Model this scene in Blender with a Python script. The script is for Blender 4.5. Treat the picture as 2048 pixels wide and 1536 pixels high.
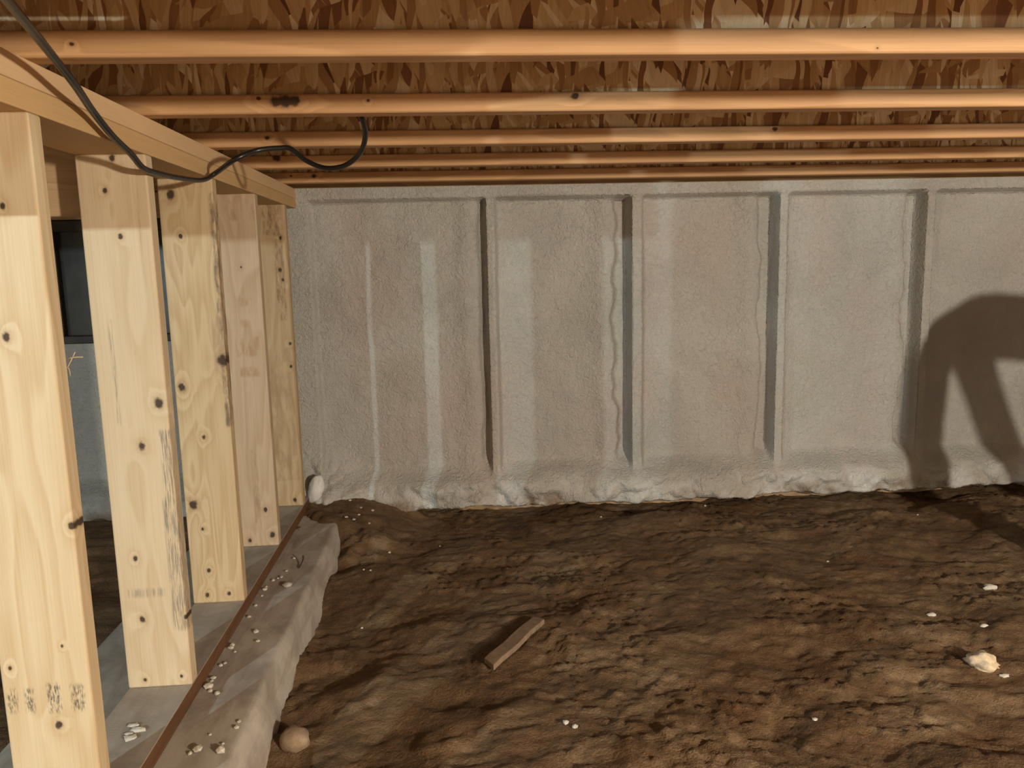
import bpy, bmesh, math, random
import numpy as np
from mathutils import Vector, Matrix

random.seed(4)
for o in list(bpy.data.objects): bpy.data.objects.remove(o)
scene = bpy.context.scene
COL = scene.collection

# ------------------------------------------------------------------ camera
F, YAW, PITCH, ROLL = 1586.9, 0.0700, 0.1503, 0.0234
CAM = np.array([0.6157, 0.0, 0.9196])
def _rot():
    cy, sy, cp, sp = math.cos(YAW), math.sin(YAW), math.cos(PITCH), math.sin(PITCH)
    f = np.array([sy*cp, cy*cp, -sp]); r = np.array([cy, -sy, 0.0]); d = np.cross(f, r)
    cr, sr = math.cos(ROLL), math.sin(ROLL)
    return np.array([cr*r + sr*d, -sr*r + cr*d, f])
RC = _rot()
cd = bpy.data.cameras.new('camera'); cam = bpy.data.objects.new('camera', cd); COL.objects.link(cam)
cd.sensor_fit = 'HORIZONTAL'; cd.sensor_width = 36.0; cd.lens = F/2048*36.0; cd.clip_start = 0.02
M = Matrix(((RC[0][0], -RC[1][0], -RC[2][0], CAM[0]), (RC[0][1], -RC[1][1], -RC[2][1], CAM[1]),
            (RC[0][2], -RC[1][2], -RC[2][2], CAM[2]), (0, 0, 0, 1)))
cam.matrix_world = M
scene.camera = cam
def at(u, v, ax, val):
    """photo pixel -> world point on the plane coordinate[ax] == val"""
    d = RC.T @ np.array([(u-1024)/F, (v-768)/F, 1.0])
    return CAM + d*(val-CAM[ax])/d[ax]

# ------------------------------------------------------------------ light
w = bpy.data.worlds.new('world'); scene.world = w; w.use_nodes = True
w.node_tree.nodes['Background'].inputs[0].default_value = (0, 0, 0, 1)
def lamp(name, loc, power, col, r):
    l = bpy.data.lights.new(name, 'POINT'); l.energy = power; l.color = col; l.shadow_soft_size = r
    o = bpy.data.objects.new(name, l); o.location = loc; COL.objects.link(o); return o
lamp('work_light_offscreen', (2.65, -1.30, 1.115), 440, (1.0, 0.92, 0.79), 0.07)      # warm lamp hung under the joists, right of the photographer
lamp('bulb_beyond_studs_offscreen', (-1.25, -0.80, 1.000), 165, (0.74, 0.93, 1.0), 0.012)      # cool lamp beyond the stud wall
vs = scene.view_settings
vs.view_transform = 'Standard'; vs.look = 'None'; vs.exposure = -0.05; vs.gamma = 1.0; vs.use_curve_mapping = False

# ------------------------------------------------------------------ numpy noise
def _h(ix, iy, s):
    n = (ix.astype(np.int64)*374761393 + iy.astype(np.int64)*668265263 + s*974634777) & 0x7fffffff
    n = ((n ^ (n >> 13))*1274126177) & 0x7fffffff
    return ((n ^ (n >> 16)) & 0xffff)/65535.0
def vnoise(x, y, s=0):
    ix, iy = np.floor(x), np.floor(y); fx, fy = x-ix, y-iy
    fx = fx*fx*fx*(fx*(fx*6-15)+10); fy = fy*fy*fy*(fy*(fy*6-15)+10)
    a = _h(ix, iy, s)*(1-fx) + _h(ix+1, iy, s)*fx; b = _h(ix, iy+1, s)*(1-fx) + _h(ix+1, iy+1, s)*fx
    return (a*(1-fy) + b*fy)*2-1
def fbm(x, y, o=4, s=0):
    r, a, t = 0, 1.0, 0
    for i in range(o):
        r = r + a*vnoise(x, y, s+i*17); t += a; a *= .5; x = x*2.03+3.1; y = y*2.03+1.7
    return r/t
def worley(x, y, s=0):
    ix, iy = np.floor(x), np.floor(y); d1 = np.full(np.shape(x), 9.0); d2 = d1.copy()
    for i in (-1, 0, 1):
        for j in (-1, 0, 1):
            jx, jy = ix+i, iy+j
            d = np.hypot(jx+_h(jx, jy, s)-x, jy+_h(jx, jy, s+5)-y)
            d2 = np.where(d < d1, d1, np.minimum(d2, d)); d1 = np.minimum(d1, d)
    return d1, d2
def sstep(a, b, x):
    t = np.clip((x-a)/(b-a), 0, 1); return t*t*(3-2*t)

# ------------------------------------------------------------------ node helpers
class NT:
    def __init__(s, name):
        s.m = bpy.data.materials.new(name); s.m.use_nodes = True; s.t = s.m.node_tree
        s.bsdf = s.t.nodes['Principled BSDF']
    def n(s, ty, **kw):
        x = s.t.nodes.new(ty)
        for k, v in kw.items(): setattr(x, k, v)
        return x
    def put(s, sock, v):
        if isinstance(v, bpy.types.NodeSocket): s.t.links.new(v, sock)
        elif isinstance(v, (tuple, list)) and len(v) == 3 and sock.type == 'RGBA': sock.default_value = (*v, 1)
        else: sock.default_value = v
    def math(s, op, a, b=None, c=None, clamp=False):
        x = s.n('ShaderNodeMath', operation=op); x.use_clamp = clamp
        for i, v in enumerate((a, b, c)):
            if v is not None: s.put(x.inputs[i], v)
        return x.outputs[0]
    def vmath(s, op, a, b):
        x = s.n('ShaderNodeVectorMath', operation=op); s.put(x.inputs[0], a); s.put(x.inputs[1], b); return x.outputs[0]
    def coord(s, which='Object'): return s.n('ShaderNodeTexCoord').outputs[which]
    def mapping(s, v, scale=(1, 1, 1), rot=(0, 0, 0), loc=(0, 0, 0)):
        x = s.n('ShaderNodeMapping'); s.put(x.inputs[0], v); x.inputs[1].default_value = loc; x.inputs[2].default_value = rot; x.inputs[3].default_value = scale
        return x.outputs[0]
    def noise(s, v, scale, detail=3, rough=.5, dist=0, out=0):
        x = s.n('ShaderNodeTexNoise'); s.put(x.inputs['Vector'], v); x.inputs['Scale'].default_value = scale
        x.inputs['Detail'].default_value = detail; x.inputs['Roughness'].default_value = rough; x.inputs['Distortion'].default_value = dist
        return x.outputs[out]
    def voro(s, v, scale, out='Color', feature='F1', rnd=1):
        x = s.n('ShaderNodeTexVoronoi', feature=feature); s.put(x.inputs['Vector'], v); x.inputs['Scale'].default_value = scale
        x.inputs['Randomness'].default_value = rnd
        return x.outputs[out]
    def ramp(s, f, stops, interp='LINEAR'):
        x = s.n('ShaderNodeValToRGB'); s.put(x.inputs[0], f); e = x.color_ramp.elements; x.color_ramp.interpolation = interp
        while len(e) < len(stops): e.new(0.5)
        for k, (p, c) in enumerate(stops):
            e[k].position = p; e[k].color = (*c, 1) if len(c) == 3 else c
        return x.outputs[0]
    def mix(s, f, a, b, mode='MIX'):
        x = s.n('ShaderNodeMix', data_type='RGBA', blend_type=mode); s.put(x.inputs[0], f); s.put(x.inputs[6], a); s.put(x.inputs[7], b)
        return x.outputs[2]
    def sep(s, v):
        x = s.n('ShaderNodeSeparateXYZ'); s.put(x.inputs[0], v); return x.outputs
    def comb(s, a, b, c):
        x = s.n('ShaderNodeCombineXYZ')
        for i, v in enumerate((a, b, c)): s.put(x.inputs[i], v)
        return x.outputs[0]
    def mr(s, v, a, b, c=0, d=1, smooth=False):
        x = s.n('ShaderNodeMapRange'); x.interpolation_type = 'SMOOTHSTEP' if smooth else 'LINEAR'
        s.put(x.inputs[0], v); x.inputs[1].default_value = a; x.inputs[2].default_value = b; x.inputs[3].default_value = c; x.inputs[4].default_value = d
        return x.outputs[0]
    def bump(s, h, strength=.3, dist=.01, normal=None):
        x = s.n('ShaderNodeBump'); x.inputs['Strength'].default_value = strength; x.inputs['Distance'].default_value = dist
        s.put(x.inputs['Height'], h)
        if normal is not None: s.put(x.inputs['Normal'], normal)
        return x.outputs[0]
    def done(s, col, rough=.7, normal=None, spec=.3):
        s.put(s.bsdf.inputs['Base Color'], col); s.put(s.bsdf.inputs['Roughness'], rough)
        s.bsdf.inputs['Specular IOR Level'].default_value = spec
        if normal is not None: s.put(s.bsdf.inputs['Normal'], normal)
        return s.m

INK, STAIN, BLUE = (.05, .045, .04), (.33, .18, .075), (.16, .135, .11)
def wood(name, light, dark, along='z', knots=(), marks=(), seed=0.0, rings=9.0, rough=.62, tint=.5):
    """lumber: cathedral grain as contours of stretched noise; knots (u, v, r); marks (u0, v0, u1, v1, colour, amount, grain noise scale).
    u is the across coordinate of the face, v the coordinate along the board (object space)."""
    T = NT(name); o = T.sep(T.coord())
    X, Y, Z = o[0], o[1], o[2]
    v = Z if along == 'z' else (X if along == 'x' else Y)
    u = X if along == 'z' else (Z if along == 'x' else X)
    wv = Y if along != 'y' else Z
    P = T.comb(T.math('MULTIPLY', u, 9.0), T.math('MULTIPLY', wv, 9.0), T.math('MULTIPLY_ADD', v, 1.15, seed*7.3))
    f = T.noise(P, 1.0, 2, .45, .25)
    kmask = None; khalo = None
    knoise = T.noise(T.comb(u, wv, v), 95.0, 3, .6)
    for (ku, kv, kr) in knots:
        du = T.math('SUBTRACT', u, ku); dv = T.math('MULTIPLY', T.math('SUBTRACT', v, kv), .8)
        d = T.math('SQRT', T.math('ADD', T.math('MULTIPLY', du, du), T.math('MULTIPLY', dv, dv)))
        d = T.math('DIVIDE', d, kr); d = T.math('MULTIPLY_ADD', T.math('SUBTRACT', knoise, .5), 1.1, d)
        b = T.math('POWER', 2.718, T.math('MULTIPLY', T.math('MULTIPLY', d, d), -.12))
        f = T.math('MULTIPLY_ADD', b, .13, f)
        m = T.mr(d, .55, 1.15, 1, 0, True); hmask = T.mr(d, .8, 2.2, 1, 0, True)
        kmask = m if kmask is None else T.math('MAXIMUM', kmask, m)
        khalo = hmask if khalo is None else T.math('MAXIMUM', khalo, hmask)
    ring = T.math('FRACT', T.math('MULTIPLY', f, rings))
    ring = T.math('MULTIPLY', T.mr(ring, 0, .75, 0, 1), T.mr(ring, .8, 1, 1, 0, True))
    fine = T.noise(T.comb(T.math('MULTIPLY', u, 260.0), T.math('MULTIPLY', wv, 260.0), T.math('MULTIPLY_ADD', v, 5.0, seed)), 1.0, 2)
    big = T.noise(T.comb(T.math('MULTIPLY', u, 6.0), T.math('MULTIPLY', wv, 6.0), T.math('MULTIPLY_ADD', v, 1.6, seed*3+5)), 1.0, 3)
    k = T.math('ADD', T.math('MULTIPLY', ring, tint), T.math('MULTIPLY', T.math('SUBTRACT', fine, .5), .8), clamp=True)
    col = T.mix(k, light, dark)
    col = T.mix(T.mr(big, .42, .72, 0, .35), col, tuple(c*q for c, q in zip(light, (.82, .76, .68))))
    for (u0, v0, u1, v1, mc, amt, sc) in marks:
        def band(c, a, b, s): return T.math('MULTIPLY', T.mr(c, a-s, a+s, 0, 1, True), T.mr(c, b-s, b+s, 1, 0, True))
        vs_ = .06 if mc == BLUE else .3
        bm_ = T.math('MULTIPLY', band(u, u0, u1, .004), band(v, v0, v1, .006))
        ns = T.noise(T.comb(T.math('MULTIPLY', u, sc*1.0), T.math('MULTIPLY', wv, sc), T.math('MULTIPLY_ADD', v, sc*vs_, seed)), 1.0, 4, .65)
        bm_ = T.math('MULTIPLY', bm_, T.mr(ns, .42, .62, 0, amt))
        col = T.mix(bm_, col, mc)
    if kmask is not None:
        col = T.mix(T.math('MULTIPLY', khalo, .30), col, tuple(c*q for c, q in zip(dark, (.7, .6, .5))))
        col = T.mix(T.math('MULTIPLY', kmask, .93), col, (.035, .018, .010))
    nb = T.bump(T.math('ADD', T.math('MULTIPLY', fine, .6), T.math('MULTIPLY', ring, .25)), .18, .002)
    return T.done(col, rough, nb, .25)

def osb(name, dim=1.0):
    T = NT(name); c = T.coord(); o = T.sep(c)
    P = T.comb(o[0], T.math('ADD', o[2], o[1]), 0.0)
    wob = T.noise(P, 7.0, 2, out=1); P = T.vmath('ADD', P, T.vmath('MULTIPLY', T.vmath('SUBTRACT', wob, (.5, .5, .5)), (.05, .05, 0)))
    def layer(rot, sx, sy, loc):
        q = T.mapping(T.mapping(P, (1, 1, 1), (0, 0, rot)), (sx, sy, 1), (0, 0, 0), (loc, loc*.7, loc))
        return T.sep(T.voro(q, 1.0, 'Color'))
    a = layer(.25, 44, 10, 0); b = layer(-.5, 52, 11, 3.3); d = layer(1.2, 40, 12, 7.7); e = layer(.05, 85, 14, 11.1)
    pick = T.mix(T.math('GREATER_THAN', a[2], .55), a[0], b[0])
    pick = T.mix(T.math('GREATER_THAN', d[1], .80), pick, d[0])
    pick = T.mix(T.math('GREATER_THAN', e[1], .72), pick, e[0])
    grain = T.noise(T.mapping(P, (230, 16, 1), (0, 0, .15)), 1.0, 3)
    col = T.ramp(pick, [(0, (.16, .065, .028)), (.16, (.30, .14, .06)), (.4, (.50, .31, .14)), (.7, (.63, .44, .23)), (1, (.80, .66, .45))])
    col = T.mix(T.mr(grain, .4, .75, 0, .4), col, T.mix(.55, col, (.05, .02, .01)))
    return T.done(col, .6, T.bump(pick, .35, .002), .3)

def foam_mat():
    T = NT('spray_foam'); c = T.coord()
    patch = T.noise(c, 2.6, 4, .55, .6); pink = T.noise(T.mapping(c, (1, 1, .45), loc=(4, 2, 1)), 3.2, 3, .5, .4)
    wr = T.noise(c, 58, 3, .55, 1.2); fi = T.noise(c, 170, 2, .5, .5)
    col = T.ramp(patch, [(.25, (.395, .373, .33)), (.5, (.465, .44, .39)), (.75, (.535, .515, .465))])
    col = T.mix(T.mr(pink, .48, .66, 0, .65), col, (.485, .40, .345))
    col = T.mix(T.mr(T.noise(T.mapping(c, loc=(9, 9, 9)), 2.2, 3, .5, .5), .55, .72, 0, .5), col, (.43, .42, .345))
    wh = T.math('MULTIPLY', T.mr(T.sep(c)[2], .03, -.04, 0, .75, True), T.mr(T.noise(c, 9, 3), .42, .62, 0, 1))
    col = T.mix(wh, col, (.62, .605, .565))                   # paler fresh foam along the sill
    brown = T.math('MULTIPLY', T.mr(T.sep(c)[2], -.02, -.09, 0, .8, True), T.mr(T.noise(c, 7, 3, .6, .3), .52, .64, 0, 1))
    col = T.mix(brown, col, (.22, .14, .075))                # soil stains on the foot of the foam
    nb = T.bump(T.math('ADD', T.math('MULTIPLY', wr, .75), T.math('MULTIPLY', fi, .25)), .9, .012)
    return T.done(col, .5, nb, .35)

def soil_mat():
    T = NT('damp_soil'); c = T.coord()
    a = T.noise(c, 3.0, 5, .6, 1.1); b = T.noise(c, 14, 5, .68, .8); g = T.noise(c, 190, 3, .7); s = T.noise(T.mapping(c, (1.3, 7, 1), (0, 0, .12)), 3.0, 5, .65, .7)
    k = T.math('ADD', T.math('MULTIPLY', a, .45), T.math('ADD', T.math('MULTIPLY', b, .3), T.math('MULTIPLY', s, .25)))
    col = T.ramp(k, [(.32, (.075, .042, .020)), (.43, (.13, .074, .035)), (.53, (.205, .128, .066)), (.62, (.30, .205, .12)), (.74, (.42, .31, .205))])
    col = T.mix(T.mr(g, .42, .66, 0, .55), col, T.mix(.5, col, (.02, .011, .006)))
    col = T.mix(T.mr(T.noise(c, 120, 2), .70, .76, 0, .6), col, (.30, .21, .13))
    red = T.mr(T.noise(c, 5.0, 3, .5, .4), .55, .7, 0, .4); col = T.mix(red, col, (.115, .045, .016))
    nb = T.bump(T.math('ADD', T.math('MULTIPLY', g, .4), T.math('MULTIPLY', T.noise(c, 60, 4, .7), .6)), .9, .010)
    return T.done(col, .78, nb, .25)

def concrete_mat(name, cols, dust):
    T = NT(name); c = T.coord()
    k = T.noise(c, 7, 5, .62, .7); sp = T.noise(c, 150, 2, .6); st = T.noise(T.mapping(c, (6, 1.2, 6)), 3, 4, .6, .4)
    col = T.ramp(k, [(.3, cols[0]), (.5, cols[1]), (.72, cols[2])])
    col = T.mix(T.mr(st, .45, .68, 0, .7), col, dust)
    col = T.mix(T.mr(sp, .6, .75, 0, .35), col, cols[2])
    return T.done(col, .85, T.bump(T.math('ADD', k, T.math('MULTIPLY', sp, .4)), .4, .004), .2)

def plain(name, col, rough=.6, var=.3, scale=20, bump=.2, spec=.3, metal=0):
    T = NT(name); c = T.coord(); k = T.noise(c, scale, 4, .6)
    T.bsdf.inputs['Metallic'].default_value = metal
    return T.done(T.mix(T.mr(k, .3, .7, 0, 1), tuple(x*(1-var) for x in col), tuple(min(1, x*(1+var)) for x in col)), rough, T.bump(k, bump, .004), spec)

# ------------------------------------------------------------------ mesh helpers
def link(o, parent=None):
    COL.objects.link(o)
    if parent is not None: o.parent = parent
    return o
def mobj(name, bm, mat, parent=None, loc=(0, 0, 0), smooth=False):
    me = bpy.data.meshes.new(name); bm.normal_update(); bm.to_mesh(me); bm.free()
    me.materials.append(mat)
    if smooth:
        for p in me.polygons: p.use_smooth = True
    o = bpy.data.objects.new(name, me); o.location = loc
    return link(o, parent)
def tag(o, label, cat, group=None):
    o['label'] = label; o['category'] = cat
    if group: o['group'] = group
    return o
def struct(o): o['kind'] = 'structure'; return o
def box(x0, x1, y0, y1, z0, z1, bev=0.0, seg=2):
    bm = bmesh.new()
    bmesh.ops.create_cube(bm, size=1)
    for v in bm.verts: v.co = Vector(((x0 if v.co.x < 0 else x1), (y0 if v.co.y < 0 else y1), (z0 if v.co.z < 0 else z1)))
    if bev: bmesh.ops.bevel(bm, geom=bm.edges[:], offset=bev, segments=seg, affect='EDGES', profile=.5)
    return bm
def grid_mesh(name, V, faces, mat, parent=None, normals=None):
    me = bpy.data.meshes.new(name); me.from_pydata(V.tolist(), [], faces.tolist()); me.materials.append(mat)
    me.polygons.foreach_set('use_smooth', [True]*len(me.polygons)); me.update()
    if normals is not None: me.normals_split_custom_set_from_vertices(normals.tolist())
    return link(bpy.data.objects.new(name, me), parent)
def tube(name, pts, r, mat, parent=None, seg=10, sub=6):
    P = [Vector(p) for p in pts]; Q = []
    for i in range(len(P)-1):
        a, b, c, d = P[max(i-1, 0)], P[i], P[i+1], P[min(i+2, len(P)-1)]
        for k in range(sub):
            t = k/sub; Q.append(.5*((2*b)+(c-a)*t+(2*a-5*b+4*c-d)*t*t+(3*b-a-3*c+d)*t**3))
    Q.append(P[-1]); bm = bmesh.new(); rings = []; up = Vector((0, .3, 1)).normalized()
    for i, q in enumerate(Q):
        t = (Q[min(i+1, len(Q)-1)]-Q[max(i-1, 0)]).normalized(); s = t.cross(up).normalized(); n = s.cross(t)
        rings.append([bm.verts.new(q+r*(math.cos(2*math.pi*k/seg)*s+math.sin(2*math.pi*k/seg)*n)) for k in range(seg)])
    for a, b in zip(rings, rings[1:]):
        for k in range(seg): bm.faces.new((a[k], a[(k+1) % seg], b[(k+1) % seg], b[k]))
    bm.faces.new(rings[0][::-1]); bm.faces.new(rings[-1])
    return mobj(name, bm, mat, parent, smooth=True)
def lump(name, loc, size, mat, seed, sub=2, rough=.35, freq=2.0):
    bm = bmesh.new(); bmesh.ops.create_icosphere(bm, subdivisions=sub, radius=1)
    from mathutils import noise as mn
    for v in bm.verts:
        k = 1+rough*mn.noise(v.co*freq+Vector((seed*3.7, seed, seed*1.3)))+.5*rough*mn.noise(v.co*freq*2.3+Vector((seed, 9, seed)))
        v.co = Vector((v.co.x*size[0], v.co.y*size[1], v.co.z*size[2]))*k
    return mobj(name, bm, mat, None, loc, smooth=sub > 1)

# ------------------------------------------------------------------ measures
S = 0.45064                      # stud and joist spacing
STUD_Y = {k: 1.71207+(k-2)*S for k in range(-3, 6)}
SW, ST, SH = 0.1397, 0.038, 1.1579
ZJ = SH+0.0762                   # underside of the joists
YJ, FW, FH, JD = 1.26564, 0.0475, 0.0390, 0.241
YW = 3.365                       # back of the foam bays
LIGHT_W, DARK_W = (.66, .455, .255), (.47, .255, .105)

foam, soil = foam_mat(), soil_mat()
footing_mat = concrete_mat('dusty_concrete', ((.33, .285, .235), (.46, .41, .345), (.58, .53, .455)), (.30, .235, .185))

# ------------------------------------------------------------------ floor (dirt)
def ground(x, y):
    wx = x+.10*fbm(x*3, y*3, 3, 11); wy = y+.10*fbm(x*3, y*3, 3, 23)
    z = -.118+.016*fbm(wx*1.6, wy*1.6, 3, 3)
    for fr, am, sd in ((2.6, .0048, 31), (5.5, .0030, 37)):
        t = fbm(wx*fr, wy*fr*1.5, 4, sd)*6; fl = np.floor(t); z = z+am*(fl+sstep(.55, 1.0, t-fl))    # overlapping trowelled smears
    z = z+.006*fbm(x*11, y*13, 5, 41)
    st = fbm(wx*2.4+.5*wy, wy*15, 4, 55); z = z+.006*st*sstep(.7, 1.7, x)    # rake marks
    crumb = np.clip(fbm(x*46, y*46, 3, 71), 0, 1)*sstep(-.1, .3, fbm(x*3.1, y*3.1, 3, 83)); z = z+.014*crumb+.003*fbm(x*38, y*38, 3, 97)
    z = z-.030*sstep(3.02, 3.22, y)*sstep(.5, .8, x)              # shallow gutter under the foam
    z = z-.025*sstep(.55, .25, x)*sstep(2.9, 2.3, y)              # hollow along the footing
    z = z+.105*sstep(2.75, 3.12, y+.16*fbm(x*9, y*9, 4, 103))*sstep(.55, .12, x)            # soil spilt over the far end of the footing
    z = z-.060*sstep(.02, -.12, x)
    return z
def axis(a, b, fa, fb, fine, coarse):
    return np.concatenate([np.arange(a, fa, coarse), np.arange(fa, fb, fine), np.arange(fb, b+coarse*.5, coarse)])
gx = axis(-3.0, 5.0, -.1, 3.3, .0085, .12); gy = axis(-3.0, 3.42, 1.15, 3.40, .0085, .12)
GX, GY = np.meshgrid(gx, gy); GZ = ground(GX, GY)
def quads(ny, nx):
    i = (np.arange(ny-1)[:, None]*nx+np.arange(nx-1)[None, :]).ravel()
    return np.stack([i, i+1, i+nx+1, i+nx], 1)
floor = struct(grid_mesh('floor', np.stack([GX, GY, GZ], -1).reshape(-1, 3), quads(*GX.shape), soil))
def gz(x, y): return float(ground(np.array([x]), np.array([y]))[0])

# ------------------------------------------------------------------ ceiling and outer walls
ceil = struct(mobj('ceiling', box(-3, 5, -3, 3.45, ZJ+JD, ZJ+JD+.018), osb('subfloor_osb')))
struct(mobj('wall_left', box(-3.05, -3, -3, 3.45, -.3, ZJ+JD), foam))
struct(mobj('wall_right', box(5, 5.05, -3, 3.45, -.3, ZJ+JD), foam))
struct(mobj('wall_front', box(-3, 5, -3.05, -3, -.3, ZJ+JD), foam))

# ------------------------------------------------------------------ back wall: sheathing, foam bays, foam-covered studs
sheath = plain('sheathing', (.40, .26, .14), .8)
wall = struct(mobj('wall_back', box(-3, 5, YW+.02, YW+.05, -.3, ZJ+JD), sheath))
WST = [(-.05, .045), (.750, .790), (1.352, 1.402), (1.977, 2.022), (2.615, 2.662), (3.225, 3.272), (3.83, 3.88), (4.44, 4.49)]
def prot(x, z):
    """how far the foam stands out from the back of the bays"""
    PS = .078
    n = fbm(x*4, z*4, 4, 5); n2 = fbm(x*13, z*13, 3, 9)
    p = np.full(x.shape, .03)
    prev = WST[0][1]
    for i, (a, b) in enumerate(WST[1:]):
        m = (x >= prev) & (x <= a)
        t0 = x-prev; t1 = a-x
        mid = .046 if i == 0 else .030
        bay = mid+.014*n+.004*n2
        bay = bay+(.050-bay)*.8*sstep(.07, .0, t0)                     # foam climbing the right flank of each stud
        cw = (.022 if i == 0 else .050)+(.038 if i else .016)*fbm(np.full_like(z, i*3.3), z*6, 4, 13)
        bay = bay+.016*np.exp(-((t1-cw-.05)/.05)**2)                  # swollen lip
        deep = -.004 if i else .020
        fade = sstep(.05, .12, z)
        k = sstep(cw+.014, cw-.010, t1)*fade
        bay = bay*(1-k)+deep*k                                        # shrinkage gap left of each stud
        p = np.where(m, bay, p); prev = b
    for (a, b) in WST:
        wob = .003*fbm(z*6, np.full_like(z, a*9), 2, 3)
        k = sstep(a-.004, a+.005, x+wob)*sstep(b+.012, b-.004, x+wob)
        p = p*(1-k)+(PS+.002*n2)*k
    # crease and band under the joists
    k = sstep(1.176, 1.190, z+.003*n); p = p*(1-k)+(PS+.004+.002*n2)*k
    inb = np.ones_like(x)
    p = p-.007*np.exp(-((z-1.172)/.006)**2)
    # swelling foot of the wall with rolls of foam
    k = sstep(.085, .01, z+.012*n); p = p*(1-k)+(PS+.012+.012*n)*k
    d1, d2 = worley(x*7+.4*n, z*11+.6*n2, 77)
    foot = sstep(.045, -.02, z+.02*n)
    p = p+foot*(.042*(1-np.clip(d1, 0, 1))+.018*n2+.012*np.sqrt(np.clip(1-((z+.045)/.07)**2, 0, 1)))
    # bubbly corner by the last stud
    c1, c2 = worley(x*28, z*28, 91)
    corner = sstep(.20, .05, x)*sstep(.20, .0, z)*sstep(-.13, -.1, x)
    p = p+corner*(.045*(1-np.clip(c1, 0, 1)**2)+.012)
    return p
wx = np.concatenate([np.arange(-3, -1.3, .06), np.arange(-1.3, -.2, .02), np.arange(-.2, 3.35, .0062), np.arange(3.35, 5.001, .03)])
wz = np.concatenate([np.arange(-.24, -.14, .02), np.arange(-.14, ZJ, .0075), [ZJ]])
WX, WZ = np.meshgrid(wx, wz); PR = prot(WX, WZ)
edge = -.105+.018*fbm(WX*9, WX*0+3, 4, 19)                        # ragged lower lip
tuck = sstep(edge+.008, edge-.012, WZ)
PR = PR*(1-tuck)+.0*tuck
WYv = YW-PR
gz_, gx_ = np.gradient(PR, wz, wx)
N = np.stack([-gx_, -np.ones_like(PR), -gz_], -1); N[..., 0] *= -1; N[..., 2] *= -1
N = np.stack([gx_*-1, -np.ones_like(PR), gz_*-1], -1); N /= np.linalg.norm(N, axis=-1, keepdims=True)
VV = np.stack([WX, WYv, WZ], -1).reshape(-1, 3); NN = N.reshape(-1, 3)
FQ = quads(*WX.shape)
cx = (VV[FQ[:, 0], 0]+VV[FQ[:, 1], 0])/2; cz = (VV[FQ[:, 0], 2]+VV[FQ[:, 2], 2])/2
piece = np.zeros(len(FQ), int)                                     # 0 = nothing
names = {}
def assign(mask, name):
    k = len(names)+1; names[k] = name; piece[mask & (piece == 0)] = k
leftpart = cx < -.14
piece[leftpart & (cz > .64)] = -1
piece[(cz < edge.reshape(-1)[FQ[:, 0]]-.012) & (cz < -.09) & (cx > .45)] = -1
assign(cz < .045, 'foam_skirt'); assign(leftpart, 'foam_panel'); assign(cz > 1.186, 'foam_top_band')
for a, b in WST: assign((cx > a-.006) & (cx < b+.006), 'foam_covered_stud')
lo = -.14
for a, b in WST+[(5.1, 5.2)]: assign((cx > lo) & (cx < a), 'foam_panel'); lo = b
for k, nm in names.items():
    f = FQ[piece == k]
    if len(f) == 0: continue
    u, inv = np.unique(f, return_inverse=True)
    grid_mesh(nm, VV[u], inv.reshape(f.shape), foam, wall, NN[u])
# rim above the foam and the dark hatch beyond the stud wall
rim_wood = wood('rim_wood', (.58, .37, .185), (.38, .21, .09), 'x', seed=3)
mobj('rim_board', box(-2.99, 4.99, YW-.035, YW+.01, ZJ+.003, ZJ+JD-.002, .002), rim_wood, wall)
dk = plain('dark_hatch', (.030, .026, .021), .28, .5, 9, .25, .5)
dkf = plain('dark_frame', (.055, .045, .034), .5, .4, 14, .2)
h = mobj('hatch_panel', box(-1.45, -.16, YW-.02, YW+.01, .66, 1.115, .002), dk, wall)
for (a, b, c, d) in ((-1.45, -.16, .640, .672), (-1.45, -.16, 1.085, 1.13), (-1.0, -.955, .672, 1.085), (-.22, -.16, .672, 1.085), (-1.45, -1.40, .672, 1.085)):
    mobj('hatch_frame', box(a, b, YW-.05, YW-.012, c, d, .004), dkf, h)
mobj('header_board', box(-2.99, -.15, YW-.055, YW+.01, 1.132, ZJ-.001, .003), wood('header_wood', (.58, .39, .21), (.38, .22, .10), 'x', seed=8), wall)

# ------------------------------------------------------------------ footing under the stud wall
def footing():
    ys = np.arange(-2.95, 3.225, .02); prof = 9
    bm = bmesh.new(); rows = []
    for y in ys:
        e = float(.142+.014*fbm(np.array([y*2.3]), np.array([1.0]), 3, 61)[0]); e2 = float(.008*fbm(np.array([y*7]), np.array([2.0]), 3, 67)[0])
        zt = -.0385
        pr = [(-.34, -.26), (-.335, zt), (-.15, zt), (.0, zt-.001), (e*.55, zt-.003+.3*e2), (e-.014, zt-.003+.2*e2), (e-.006, zt-.004+.2*e2), (e+e2*.5, zt-.009), (e+.004+e2*.5, zt-.018), (e+.020+e2, zt-.085), (e+.05-e2, zt-.215)]
        rows.append([bm.verts.new((a, y, b)) for a, b in pr])
    for r, q in zip(rows, rows[1:]):
        for k in range(len(r)-1): bm.faces.new((r[k], r[k+1], q[k+1], q[k]))
        bm.faces.new((r[-1], r[0], q[0], q[-1]))
    bm.faces.new(rows[0]); bm.faces.new(rows[-1][::-1])
    bmesh.ops.recalc_face_normals(bm, faces=bm.faces)
    o = mobj('concrete_footing', bm, footing_mat, None, smooth=True)
    return tag(o, 'dusty grey concrete footing ledge beneath the row of wooden studs', 'footing')
footing()

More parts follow.
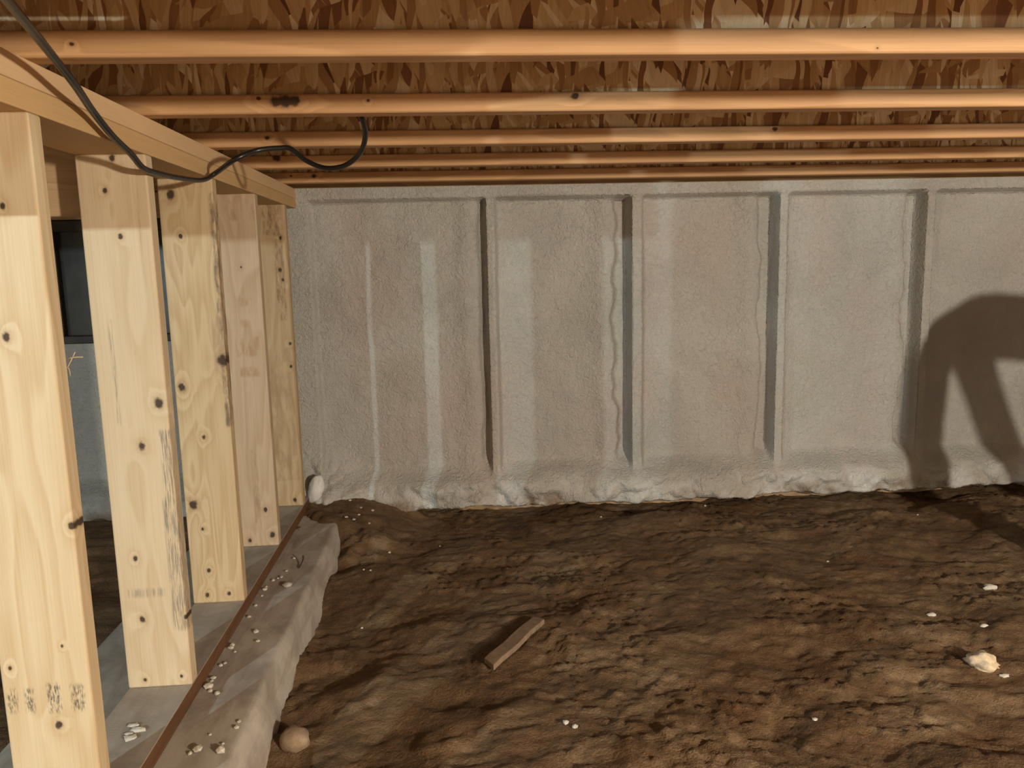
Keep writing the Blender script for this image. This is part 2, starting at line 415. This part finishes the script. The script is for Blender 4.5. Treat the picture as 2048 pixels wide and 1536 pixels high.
# ------------------------------------------------------------------ stud wall
plate_dust = concrete_mat('dusty_plate', ((.31, .275, .23), (.40, .36, .305), (.48, .44, .38)), (.30, .245, .195))
rust = wood('treated_edge', (.16, .075, .034), (.09, .038, .017), 'y', seed=2)
bp = mobj('bottom_plate', box(-SW, 0, -2.9, 3.235, -.038, 0, .0025), plate_dust)
bp.data.materials.append(rust)
for p in bp.data.polygons:
    if p.normal.x > .5: p.material_index = 1
tag(bp, 'dusty bottom plate with reddish brown edge lying on the concrete footing', 'plate')
tp_l = wood('plate_wood_lower', (.60, .385, .18), (.47, .27, .11), 'y', seed=5, rings=5, tint=.2)
tp_u = wood('plate_wood_upper', (.66, .44, .24), (.52, .31, .14), 'y', seed=9, rings=5, tint=.2)
tag(mobj('top_plate', box(-SW, 0, -2.9, 3.29, SH, SH+.038, .002), tp_l), 'lower board of the double top plate, resting on the stud tops', 'plate')
tag(mobj('top_plate', box(-SW, .0005, -2.9, 3.29, SH+.0382, ZJ, .002), tp_u), 'upper board of the double top plate, carrying the joists', 'plate')

def K(k, lst):                                                    # photo pixels -> face coordinates of stud k
    r = []
    for (u, v, px) in lst:
        q = at(u, v, 1, STUD_Y[k]); r.append((q[0], q[2], px*STUD_Y[k]/F)); 
    return r
def MK(k, u0, v0, u1, v1, col, amt, sc):
    a, b = at(u0, v0, 1, STUD_Y[k]), at(u1, v1, 1, STUD_Y[k])
    return (min(a[0], b[0]), min(a[2], b[2]), max(a[0], b[0]), max(a[2], b[2]), col, amt, sc)
SP = {
 0: dict(kn=[], mk=[], l=LIGHT_W, d=DARK_W),
 1: dict(kn=K(1, [(12, 674, 8), (118, 1449, 9), (143, 1052, 8), (20, 1337, 4), (5, 412, 6), (124, 1292, 3)]),
         mk=[MK(1, 12, 1378, 38, 1425, INK, .8, 330), MK(1, 48, 1378, 72, 1425, INK, .8, 330), MK(1, 92, 1368, 125, 1425, INK, .9, 330), MK(1, 140, 1370, 172, 1420, INK, .8, 330)],
         l=(.70, .50, .28), d=(.52, .30, .125)),
 2: dict(kn=K(2, [(224, 316, 6), (210, 381, 5), (241, 473, 5), (317, 806, 10), (284, 892, 8), (271, 1117, 5), (285, 1239, 7), (372, 1234, 5), (290, 1360, 4), (363, 1352, 3)]),
         mk=[MK(2, 268, 330, 296, 620, BLUE, .8, 300), MK(2, 318, 860, 352, 1000, BLUE, .85, 380), MK(2, 325, 1000, 380, 1260, BLUE, .85, 380), MK(2, 222, 640, 236, 850, BLUE, .7, 260), MK(2, 255, 1180, 330, 1192, BLUE, .5, 200)],
         l=(.69, .495, .29), d=(.52, .32, .15)),
 3: dict(kn=K(3, [(341, 389, 9), (361, 473, 4), (445, 720, 11), (364, 774, 7), (387, 1009, 9), (408, 874, 4), (418, 1141, 4), (405, 1058, 3), (415, 1190, 4), (458, 1187, 4)]),
         mk=[(-.012, .50, .02, 1.12, (.15, .10, .07), .9, 55), (-.030, .62, .0, .80, (.30, .20, .12), .5, 40)], l=(.63, .43, .225), d=(.44, .25, .10)),
 4: dict(kn=K(4, [(531, 1020, 4.5), (545, 1070, 6), (500, 1081, 4), (482, 534, 2)]),
         mk=[MK(4, 478, 596, 505, 612, STAIN, .6, 60), MK(4, 480, 640, 502, 655, STAIN, .45, 60), MK(4, 470, 675, 520, 712, STAIN, .6, 50), MK(4, 480, 735, 520, 752, STAIN, .6, 60), MK(4, 445, 390, 510, 440, STAIN, .6, 40), MK(4, 500, 900, 525, 1060, (.30, .19, .10), .8, 25)],
         l=(.57, .385, .225), d=(.42, .25, .12)),
 5: dict(kn=K(5, [(561, 476, 3), (580, 687, 3), (582, 733, 3), (560, 540, 4), (590, 1000, 4), (566, 560, 3)]),
         mk=[MK(5, 522, 408, 566, 470, (.20, .11, .05), .8, 60), MK(5, 545, 470, 575, 640, (.22, .13, .06), .8, 70), MK(5, 530, 700, 600, 960, (.30, .19, .09), .6, 30)], l=(.55, .365, .185), d=(.38, .21, .085)),
}
SL = {
 0: 'clear pale stud standing before the stud with the ink stamp',
 1: 'pale yellow stud with black ink stamp marks near its foot',
 2: 'pale stud with grey speckled staining down its edge, beside the ink-stamped stud',
 3: 'stud with big dark knots and a strip of bark along its edge',
 4: 'pinkish stud with faint brown stamp lines, beside the knotty bark-edged stud',
 5: 'weathered brown stud against the foam wall corner',
 -1: 'clear pale stud two places before the ink-stamped stud',
 -2: 'clear pale stud three places before the ink-stamped stud',
}
studs = {}
for k in range(-2, 6):
    sp = SP.get(k, SP[0])
    tn = lambda c: tuple(a*b for a, b in zip(c, (.93, 1.02, 1.15)))
    m = wood('stud_wood', tn(sp['l']), tn(sp['d']), 'z', sp['kn'], sp['mk'], seed=k*2.7+6, rings=8 if k not in (3,) else 13)
    z1 = SH
    o = mobj('wall_stud', box(-SW, 0, STUD_Y[k], STUD_Y[k]+ST, .0003, z1, .0042, 3), m, smooth=False)
    tag(o, SL[k], 'stud', 'studs of the low wooden wall'); studs[k] = o
straw = plain('straw', (.55, .42, .25), .7)
for pts in (((133, 738), (150, 704)), ((135, 717), (166, 714)), ((136, 735), (140, 752))):
    a, b = at(*pts[0], 1, STUD_Y[1]+.05), at(*pts[1], 1, STUD_Y[1]+.055)
    a[0] = min(a[0], -.002)
    tube('splinter', [a, (a+b)/2+np.array([.001, 0, .001]), b], .0011, straw, studs[1], 5, 2)

# unseen board added beyond the studs to cut the cool lamp's upper light
tag(mobj('added_light_cut_board', box(-2.95, -.15, .865, .903, 1.006, ZJ-.001, .002), rim_wood), 'added unseen board below the joists beyond the studs, blocking the cool lamp', 'board')

q0, q1 = at(80, 432, 1, 1.80), at(170, 432, 1, 1.80)
tag(mobj('blocking_board', box(-.75, -.155, 1.80, 1.838, q1[2], ZJ+JD-.05, .002), wood('blocking_wood', (.56, .38, .21), (.38, .22, .10), 'x', seed=14)), 'brown blocking board hanging behind the gap between two studs', 'board')

# ------------------------------------------------------------------ I-joists
web_m = osb('web_osb')
def flange_bm(y0, z0, x0=-2.97, x1=4.97): return box(x0, x1, y0, y0+FW, z0, z0+FH, .0055, 3)
def knotz(y, lst): return [(at(u, v, 1, y)[2], at(u, v, 1, y)[0], r*y/F) for (u, v, r) in lst]
JK = {2: [(553, 203, 11), (570, 202, 13), (586, 201, 11), (517, 197, 4), (736, 201, 3), (1150, 192, 7)], 3: [(535, 276, 4), (1550, 258, 5)], 4: [(553, 316, 7)], 5: [(628, 352, 4), (582, 352, 2)], 1: [(143, 88, 4), (1755, 96, 2)]}
JL = {1: 'I-joist with thick bright flange, first one crossing above the black cable', 2: 'I-joist with a large black knot hole on its flange',
      3: 'third I-joist before the foam wall', 4: 'I-joist with a small round dark knot, second before the foam wall', 5: 'last dark I-joist right before the foam wall',
      0: 'I-joist directly over the photographer', -1: 'I-joist one place behind the photographer', -2: 'I-joist two places behind the photographer', -3: 'I-joist three places behind the photographer'}
for k in range(-3, 6):
    y = YJ+(k-1)*S
    t = bpy.data.objects.new('i_joist', None); t.location = (0, y, ZJ); link(t)
    tag(t, JL[k], 'joist', 'I-joists under the subfloor')
    fm = wood('flange_wood', (.60, .345, .165), (.38, .195, .08), 'x', [(a-ZJ, b, r) for a, b, r in knotz(y, JK.get(k, []))], seed=k*3.1+20, rings=7, tint=.5)
    mobj('bottom_flange', flange_bm(0, 0), fm, t)
    mobj('top_flange', flange_bm(0, JD-FH-.001), fm, t)
    mobj('web', box(-2.96, 4.96, FW/2-.005, FW/2+.005, FH-.006, JD-FH+.004), web_m, t)

# ------------------------------------------------------------------ cable
cb = plain('black_cable', (.018, .015, .012), .35, .3, 30, .1, .5)
cp = [at(-60, -110, 1, .72), at(-10, -30, 1, .92), at(55, 50, 1, 1.08), at(105, 112, 1, 1.2), at(150, 170, 0, .055)]
cp += [at(185, 222, 0, .03), at(225, 272, 0, .022), at(262, 308, 0, .016), at(285, 335, 0, .013), at(312, 346, 0, .013), at(360, 356, 0, .013), at(403, 360, 0, .016), at(430, 347, 0, .03)]
cp += [at(470, 319, 1, 2.02), at(515, 301, 1, 2.05), at(560, 296, 1, 2.06), at(582, 298, 1, 2.06), at(612, 321, 1, 2.05), at(650, 336, 1, 2.02), at(690, 331, 1, 1.98), at(720, 306, 1, 1.92), at(731, 270, 1, 1.86), at(724, 236, 1, 1.81), at(712, 205, 1, 1.785)]
cab = tube('electric_cable', cp, .0062, cb, None, 10, 8)
tag(cab, 'black electric cable hanging in a loop below the joists', 'cable')

# ------------------------------------------------------------------ loose things
def on_ground(u, v): 
    z = -.12
    for _ in range(6):
        q = at(u, v, 2, z); z = gz(q[0], q[1])
    return q[0], q[1], z
a, b = on_ground(975, 1345), on_ground(1078, 1243)
stk = plain('weathered_stick', (.25, .175, .115), .8, .25, 40, .4)
L = math.dist(a[:2], b[:2]); bm = box(0, L, -.021, .021, 0, .016, .0025)
bmesh.ops.subdivide_edges(bm, edges=[e for e in bm.edges if abs(e.verts[0].co.x-e.verts[1].co.x) > L*.5], cuts=6)
for v in bm.verts:
    v.co.y *= 1-.25*max(0, v.co.x/L-.55); v.co.z += .002*math.sin(v.co.x*40)
    if v.co.x < .02 and v.co.y > 0: v.co.x += .018
o = mobj('wood_scrap', bm, stk)
ang = math.atan2(b[1]-a[1], b[0]-a[0]); o.location = (a[0], a[1], a[2]+.010)
o.rotation_euler = (0, -math.atan2(b[2]-a[2]-.012, L), ang)
tag(o, 'short flat wood offcut half sunk in the brown dirt', 'wood scrap')

chunk_m = plain('foam_chunk', (.66, .53, .37), .7, .25, 60, .5)
crumb_m = plain('foam_crumb', (.60, .55, .46), .7, .2, 90, .4)
x, y, z = on_ground(1963, 1332)
root = lump('foam_chunk', (x, y, z+.012), (.036, .03, .024), chunk_m, 3, 3, .55, 2.6)
tag(root, 'largest beige foam chunk lying on the dirt', 'foam chunk')
for (u, v, r, s, lab) in ((1980, 1177, .022, 1, 'pale flat foam flake farther from the largest foam chunk'), (1968, 1252, .013, 2, 'small foam flake between the flat flake and the largest chunk'),
                     (2008, 1353, .012, 3, 'tiny foam bit close beside the largest foam chunk'), (1863, 1231, .014, 4, 'thin pale foam sliver lying alone on the dirt')):
    x, y, z = on_ground(u, v)
    tag(lump('foam_flake', (x, y, z+r*.2), (r, r*.6, r*.42), crumb_m, s+5, 2, .6, 2.2), lab, 'foam flake')
dirt_cr = [(700, 1002), (722, 1014), (745, 1018), (718, 1030), (738, 1040), (708, 1040), (693, 1036), (612, 1052), (873, 1017), (1202, 1037), (1410, 1013), (1835, 1030), (727, 1140), (741, 1142), (724, 1258), (1150, 1455), (1132, 1446), (840, 1015), (778, 1090), (880, 1093), (1655, 1123), (1630, 1440)]
for i, (u, v) in enumerate(dirt_cr):
    x, y, z = on_ground(u, v); r = random.uniform(.005, .010)*(1.15 if i < 6 else .8)
    corner = i < 8
    tag(lump('foam_crumb', (x, y, z+r*.3), (r, r*.8, r*.6), crumb_m, i+20, 1, .4), 'white foam crumb on the dirt by the foam corner' if corner else 'white foam crumb scattered on the open dirt', 'foam crumb', 'foam crumbs in the corner' if corner else 'foam crumbs on the dirt')
ftg = [(494, 1233), (512, 1262), (487, 1180), (556, 1155), (563, 1153), (545, 1160), (573, 1141), (533, 1172), (505, 1210), (524, 1190), (455, 1295), (463, 1290), (432, 1330), (413, 1361), (408, 1373), (420, 1380), (434, 1386), (440, 1500), (395, 1498), (380, 1505), (516, 1281), (588, 1116), (470, 1302), (450, 1325), (425, 1355), (446, 1485), (420, 1467), (475, 1453), (500, 1440)]
for i, (u, v) in enumerate(ftg):
    q = at(u, v, 2, -.037); q[0] = max(.014, min(q[0], .125)); r = random.uniform(.0035, .0085)*(1.6 if i in (17, 18, 14) else 1)
    if i in (17, 18): r = .011
    tag(lump('foam_crumb', (q[0], q[1], -.0405+r*.4), (r, r*.9, r*.6), crumb_m, i+60, 1, .4), 'white foam crumb on the concrete ledge beside the '+{1: 'ink-stamped stud', 2: 'grey-stained stud', 3: 'bark-edged knotty stud', 4: 'pinkish stamped stud', 5: 'last brown stud'}[min(range(1, 6), key=lambda k: abs(STUD_Y[k]-q[1]))], 'foam crumb', 'foam crumbs on the footing')
for i, (u, v, r) in enumerate(((268, 1452, .009), (278, 1460, .012), (262, 1478, .011), (258, 1468, .007))):
    q = at(u, v, 2, 0)
    tag(lump('wood_chip', (q[0], q[1], r*.2), (r*1.5, r*.7, r*.35), crumb_m, i+90, 1, .5), 'pale chip on the bottom plate between two studs', 'chip', 'chips on the bottom plate')
q = at(600, 1168, 2, -.038)
tag(lump('mortar_lump', (.075, q[1], -.0375), (.017, .014, .007), footing_mat, 7, 2, .4), 'flat grey mortar lump stuck on the footing ledge', 'mortar lump')
x, y, z = on_ground(572, 1492)
tag(lump('dirt_clod', (x+.02, y, z+.014), (.034, .03, .03), plain('clod', (.30, .215, .14), .9, .25, 50, .6), 4, 3, .14), 'pale rounded dirt clod against the foot of the footing', 'clod')
# bent nail
nm = plain('rusty_nail', (.05, .035, .025), .5, .3, 60, .2, .5)
q = at(578, 1128, 2, -.036)
t = tube('bent_nail', [(.085, q[1]-.03, -.0385), (.087, q[1]-.005, -.036), (.090, q[1]+.015, -.028), (.089, q[1]+.024, -.018)], .0022, nm, None, 6, 4)
tag(t, 'small dark bent nail standing on the concrete footing', 'nail')
# white blob of foam squeezed out at the corner
q = at(630, 985, 1, 3.19)
bl = lump('foam_blob', (q[0]+.004, 3.195, q[2]+.012), (.030, .028, .062), plain('white_foam', (.80, .785, .74), .5, .12, 30, .3), 12, 3, .22, 2.0)
bl.rotation_euler = (0, .28, 0)
tag(bl, 'smooth white foam blob squeezed out at the foot of the wall corner', 'foam blob')

# ------------------------------------------------------------------ person stooping beyond the right edge (casts the leg shadow)
def skin(name, verts, edges, radii, mat, parent=None, root=0, sub=2):
    me = bpy.data.meshes.new(name); me.from_pydata([Vector(v) for v in verts], edges, []); me.materials.append(mat)
    o = bpy.data.objects.new(name, me); link(o, parent)
    bm = bmesh.new(); bm.from_mesh(me); lay = bm.verts.layers.skin.verify(); bm.verts.ensure_lookup_table()
    for i, v in enumerate(bm.verts):
        rr = radii[i]; v[lay].radius = rr if isinstance(rr, tuple) else (rr, rr); v[lay].use_root = (i == root)
    bm.to_mesh(me); bm.free()
    m = o.modifiers.new('skin', 'SKIN'); m.use_smooth_shade = True
    o.modifiers.new('sub', 'SUBSURF').levels = sub; o.modifiers['sub'].render_levels = sub
    return o
def build_person():
    G = gz(2.72, 2.28); PX = 2.745
    J = dict(pel=(PX, 2.20, .715), hl=(PX-.05, 2.26, .675), hr=(PX+.07, 2.14, .675), kl=(PX-.07, 2.28, .34), kr=(PX+.185, 2.12, .38), al=(PX-.085, 2.29, G+.085), ar=(PX+.36, 2.12, G+.085),
             tl=(PX+.075, 2.30, G+.03), tr=(PX+.52, 2.11, G+.03), waist=(PX+.13, 2.20, .735), chest=(PX+.34, 2.20, .70), neck=(PX+.50, 2.20, .685), head0=(PX+.56, 2.20, .67), head1=(PX+.66, 2.20, .64), sl=(PX+.44, 2.36, .68), sr=(PX+.44, 2.04, .68),
             el=(PX+.47, 2.38, .47), er=(PX+.46, 2.02, .48), wl=(PX+.44, 2.30, .27), wr=(PX+.40, 2.06, .30), pl=(PX+.43, 2.28, .20), pr=(PX+.39, 2.07, .23))
    R = dict(pel=.064, hl=.070, hr=.066, kl=.070, kr=.060, al=.060, ar=.050, tl=.032, tr=.032, waist=(.065, .11), chest=(.085, .135), neck=.055, head0=.075, head1=.085, sl=.06, sr=.06, el=.042, er=.042, wl=.028, wr=.028, pl=.035, pr=.035)
    E = [('pel', 'hl'), ('pel', 'hr'), ('hl', 'kl'), ('hr', 'kr'), ('kl', 'al'), ('kr', 'ar'), ('al', 'tl'), ('ar', 'tr'), ('pel', 'waist'), ('waist', 'chest'), ('chest', 'neck'), ('neck', 'head0'), ('head0', 'head1'), ('chest', 'sl'), ('chest', 'sr'), ('sl', 'el'), ('sr', 'er'), ('el', 'wl'), ('er', 'wr'), ('wl', 'pl'), ('wr', 'pr')]
    for s_, c in (('l', 1), ('r', -1)):
        p = J['p'+s_]
        for f in range(5):
            off = (f-2)*.017
            if f == 4: a, b = (p[0]+.03, p[1], p[2]+.02), (p[0]+.045, p[1], p[2]-.02)
            else: a, b = (p[0]-.01, p[1]+off+.008, p[2]-.045), (p[0]-.025, p[1]+off+.008, p[2]-.075-.006*(f in (1, 2)))
            J['f%s%da' % (s_, f)] = a; J['f%s%db' % (s_, f)] = b; R['f%s%da' % (s_, f)] = .0095; R['f%s%db' % (s_, f)] = .008
            E += [('p'+s_, 'f%s%da' % (s_, f)), ('f%s%da' % (s_, f), 'f%s%db' % (s_, f))]
    keys = list(J); ix = {k: i for i, k in enumerate(keys)}
    sk = plain('skin_tone', (.55, .36, .26), .5, .08, 30, .05)
    body = skin('person', [J[k] for k in keys], [(ix[a], ix[b]) for a, b in E], [R[k] for k in keys], sk)
    tag(body, 'person in dark work clothes stooping with legs apart under the joists', 'person')
    cloth = plain('dark_work_cloth', (.045, .045, .055), .85, .2, 60, .3)
    def sub(name, ks, es, grow, mat):
        i2 = {k: i for i, k in enumerate(ks)}
        g = lambda r: tuple(q+grow for q in r) if isinstance(r, tuple) else r+grow
        return skin(name, [J[k] for k in ks], [(i2[a], i2[b]) for a, b in es], [g(R[k]) for k in ks], mat, body)
    sub('trousers', ['pel', 'hl', 'hr', 'kl', 'kr', 'al', 'ar', 'waist'], [('pel', 'hl'), ('pel', 'hr'), ('hl', 'kl'), ('hr', 'kr'), ('kl', 'al'), ('kr', 'ar'), ('pel', 'waist')], .010, cloth)
    sub('jacket', ['pel', 'waist', 'chest', 'neck', 'sl', 'sr', 'el', 'er', 'wl', 'wr'], [('pel', 'waist'), ('waist', 'chest'), ('chest', 'neck'), ('chest', 'sl'), ('chest', 'sr'), ('sl', 'el'), ('sr', 'er'), ('el', 'wl'), ('er', 'wr')], .027, plain('jacket_cloth', (.06, .055, .05), .85, .2, 60, .3))
    for s_ in 'lr':
        J['m'+s_] = tuple(a*.72+k*.28 for a, k in zip(J['a'+s_], J['k'+s_])); R['m'+s_] = R['a'+s_]*.9
        sub('boot', ['m'+s_, 'a'+s_, 't'+s_], [('m'+s_, 'a'+s_), ('a'+s_, 't'+s_)], .012, plain('boot_leather', (.05, .035, .025), .6, .2, 40, .3))
    hm = bpy.data.meshes.new('hair'); bm = bmesh.new(); bmesh.ops.create_uvsphere(bm, u_segments=20, v_segments=12, radius=.098)
    bmesh.ops.delete(bm, geom=[v for v in bm.verts if v.co.z < -.02 and v.co.x > -.05], context='VERTS')
    hair = mobj('hair', bm, plain('dark_hair', (.03, .02, .015), .6, .2, 80, .3), body, (PX+.605, 2.20, .665), True)
    hair.rotation_euler = (0, .4, 0)
    for n_, dy in (('eye', .032), ('eye', -.032)):
        mobj(n_, (lambda b: (bmesh.ops.create_uvsphere(b, u_segments=10, v_segments=6, radius=.012), b)[1])(bmesh.new()), plain('eye_white', (.6, .6, .58), .3, .1), body, (PX+.66, 2.20+dy, .567), True)
build_person()
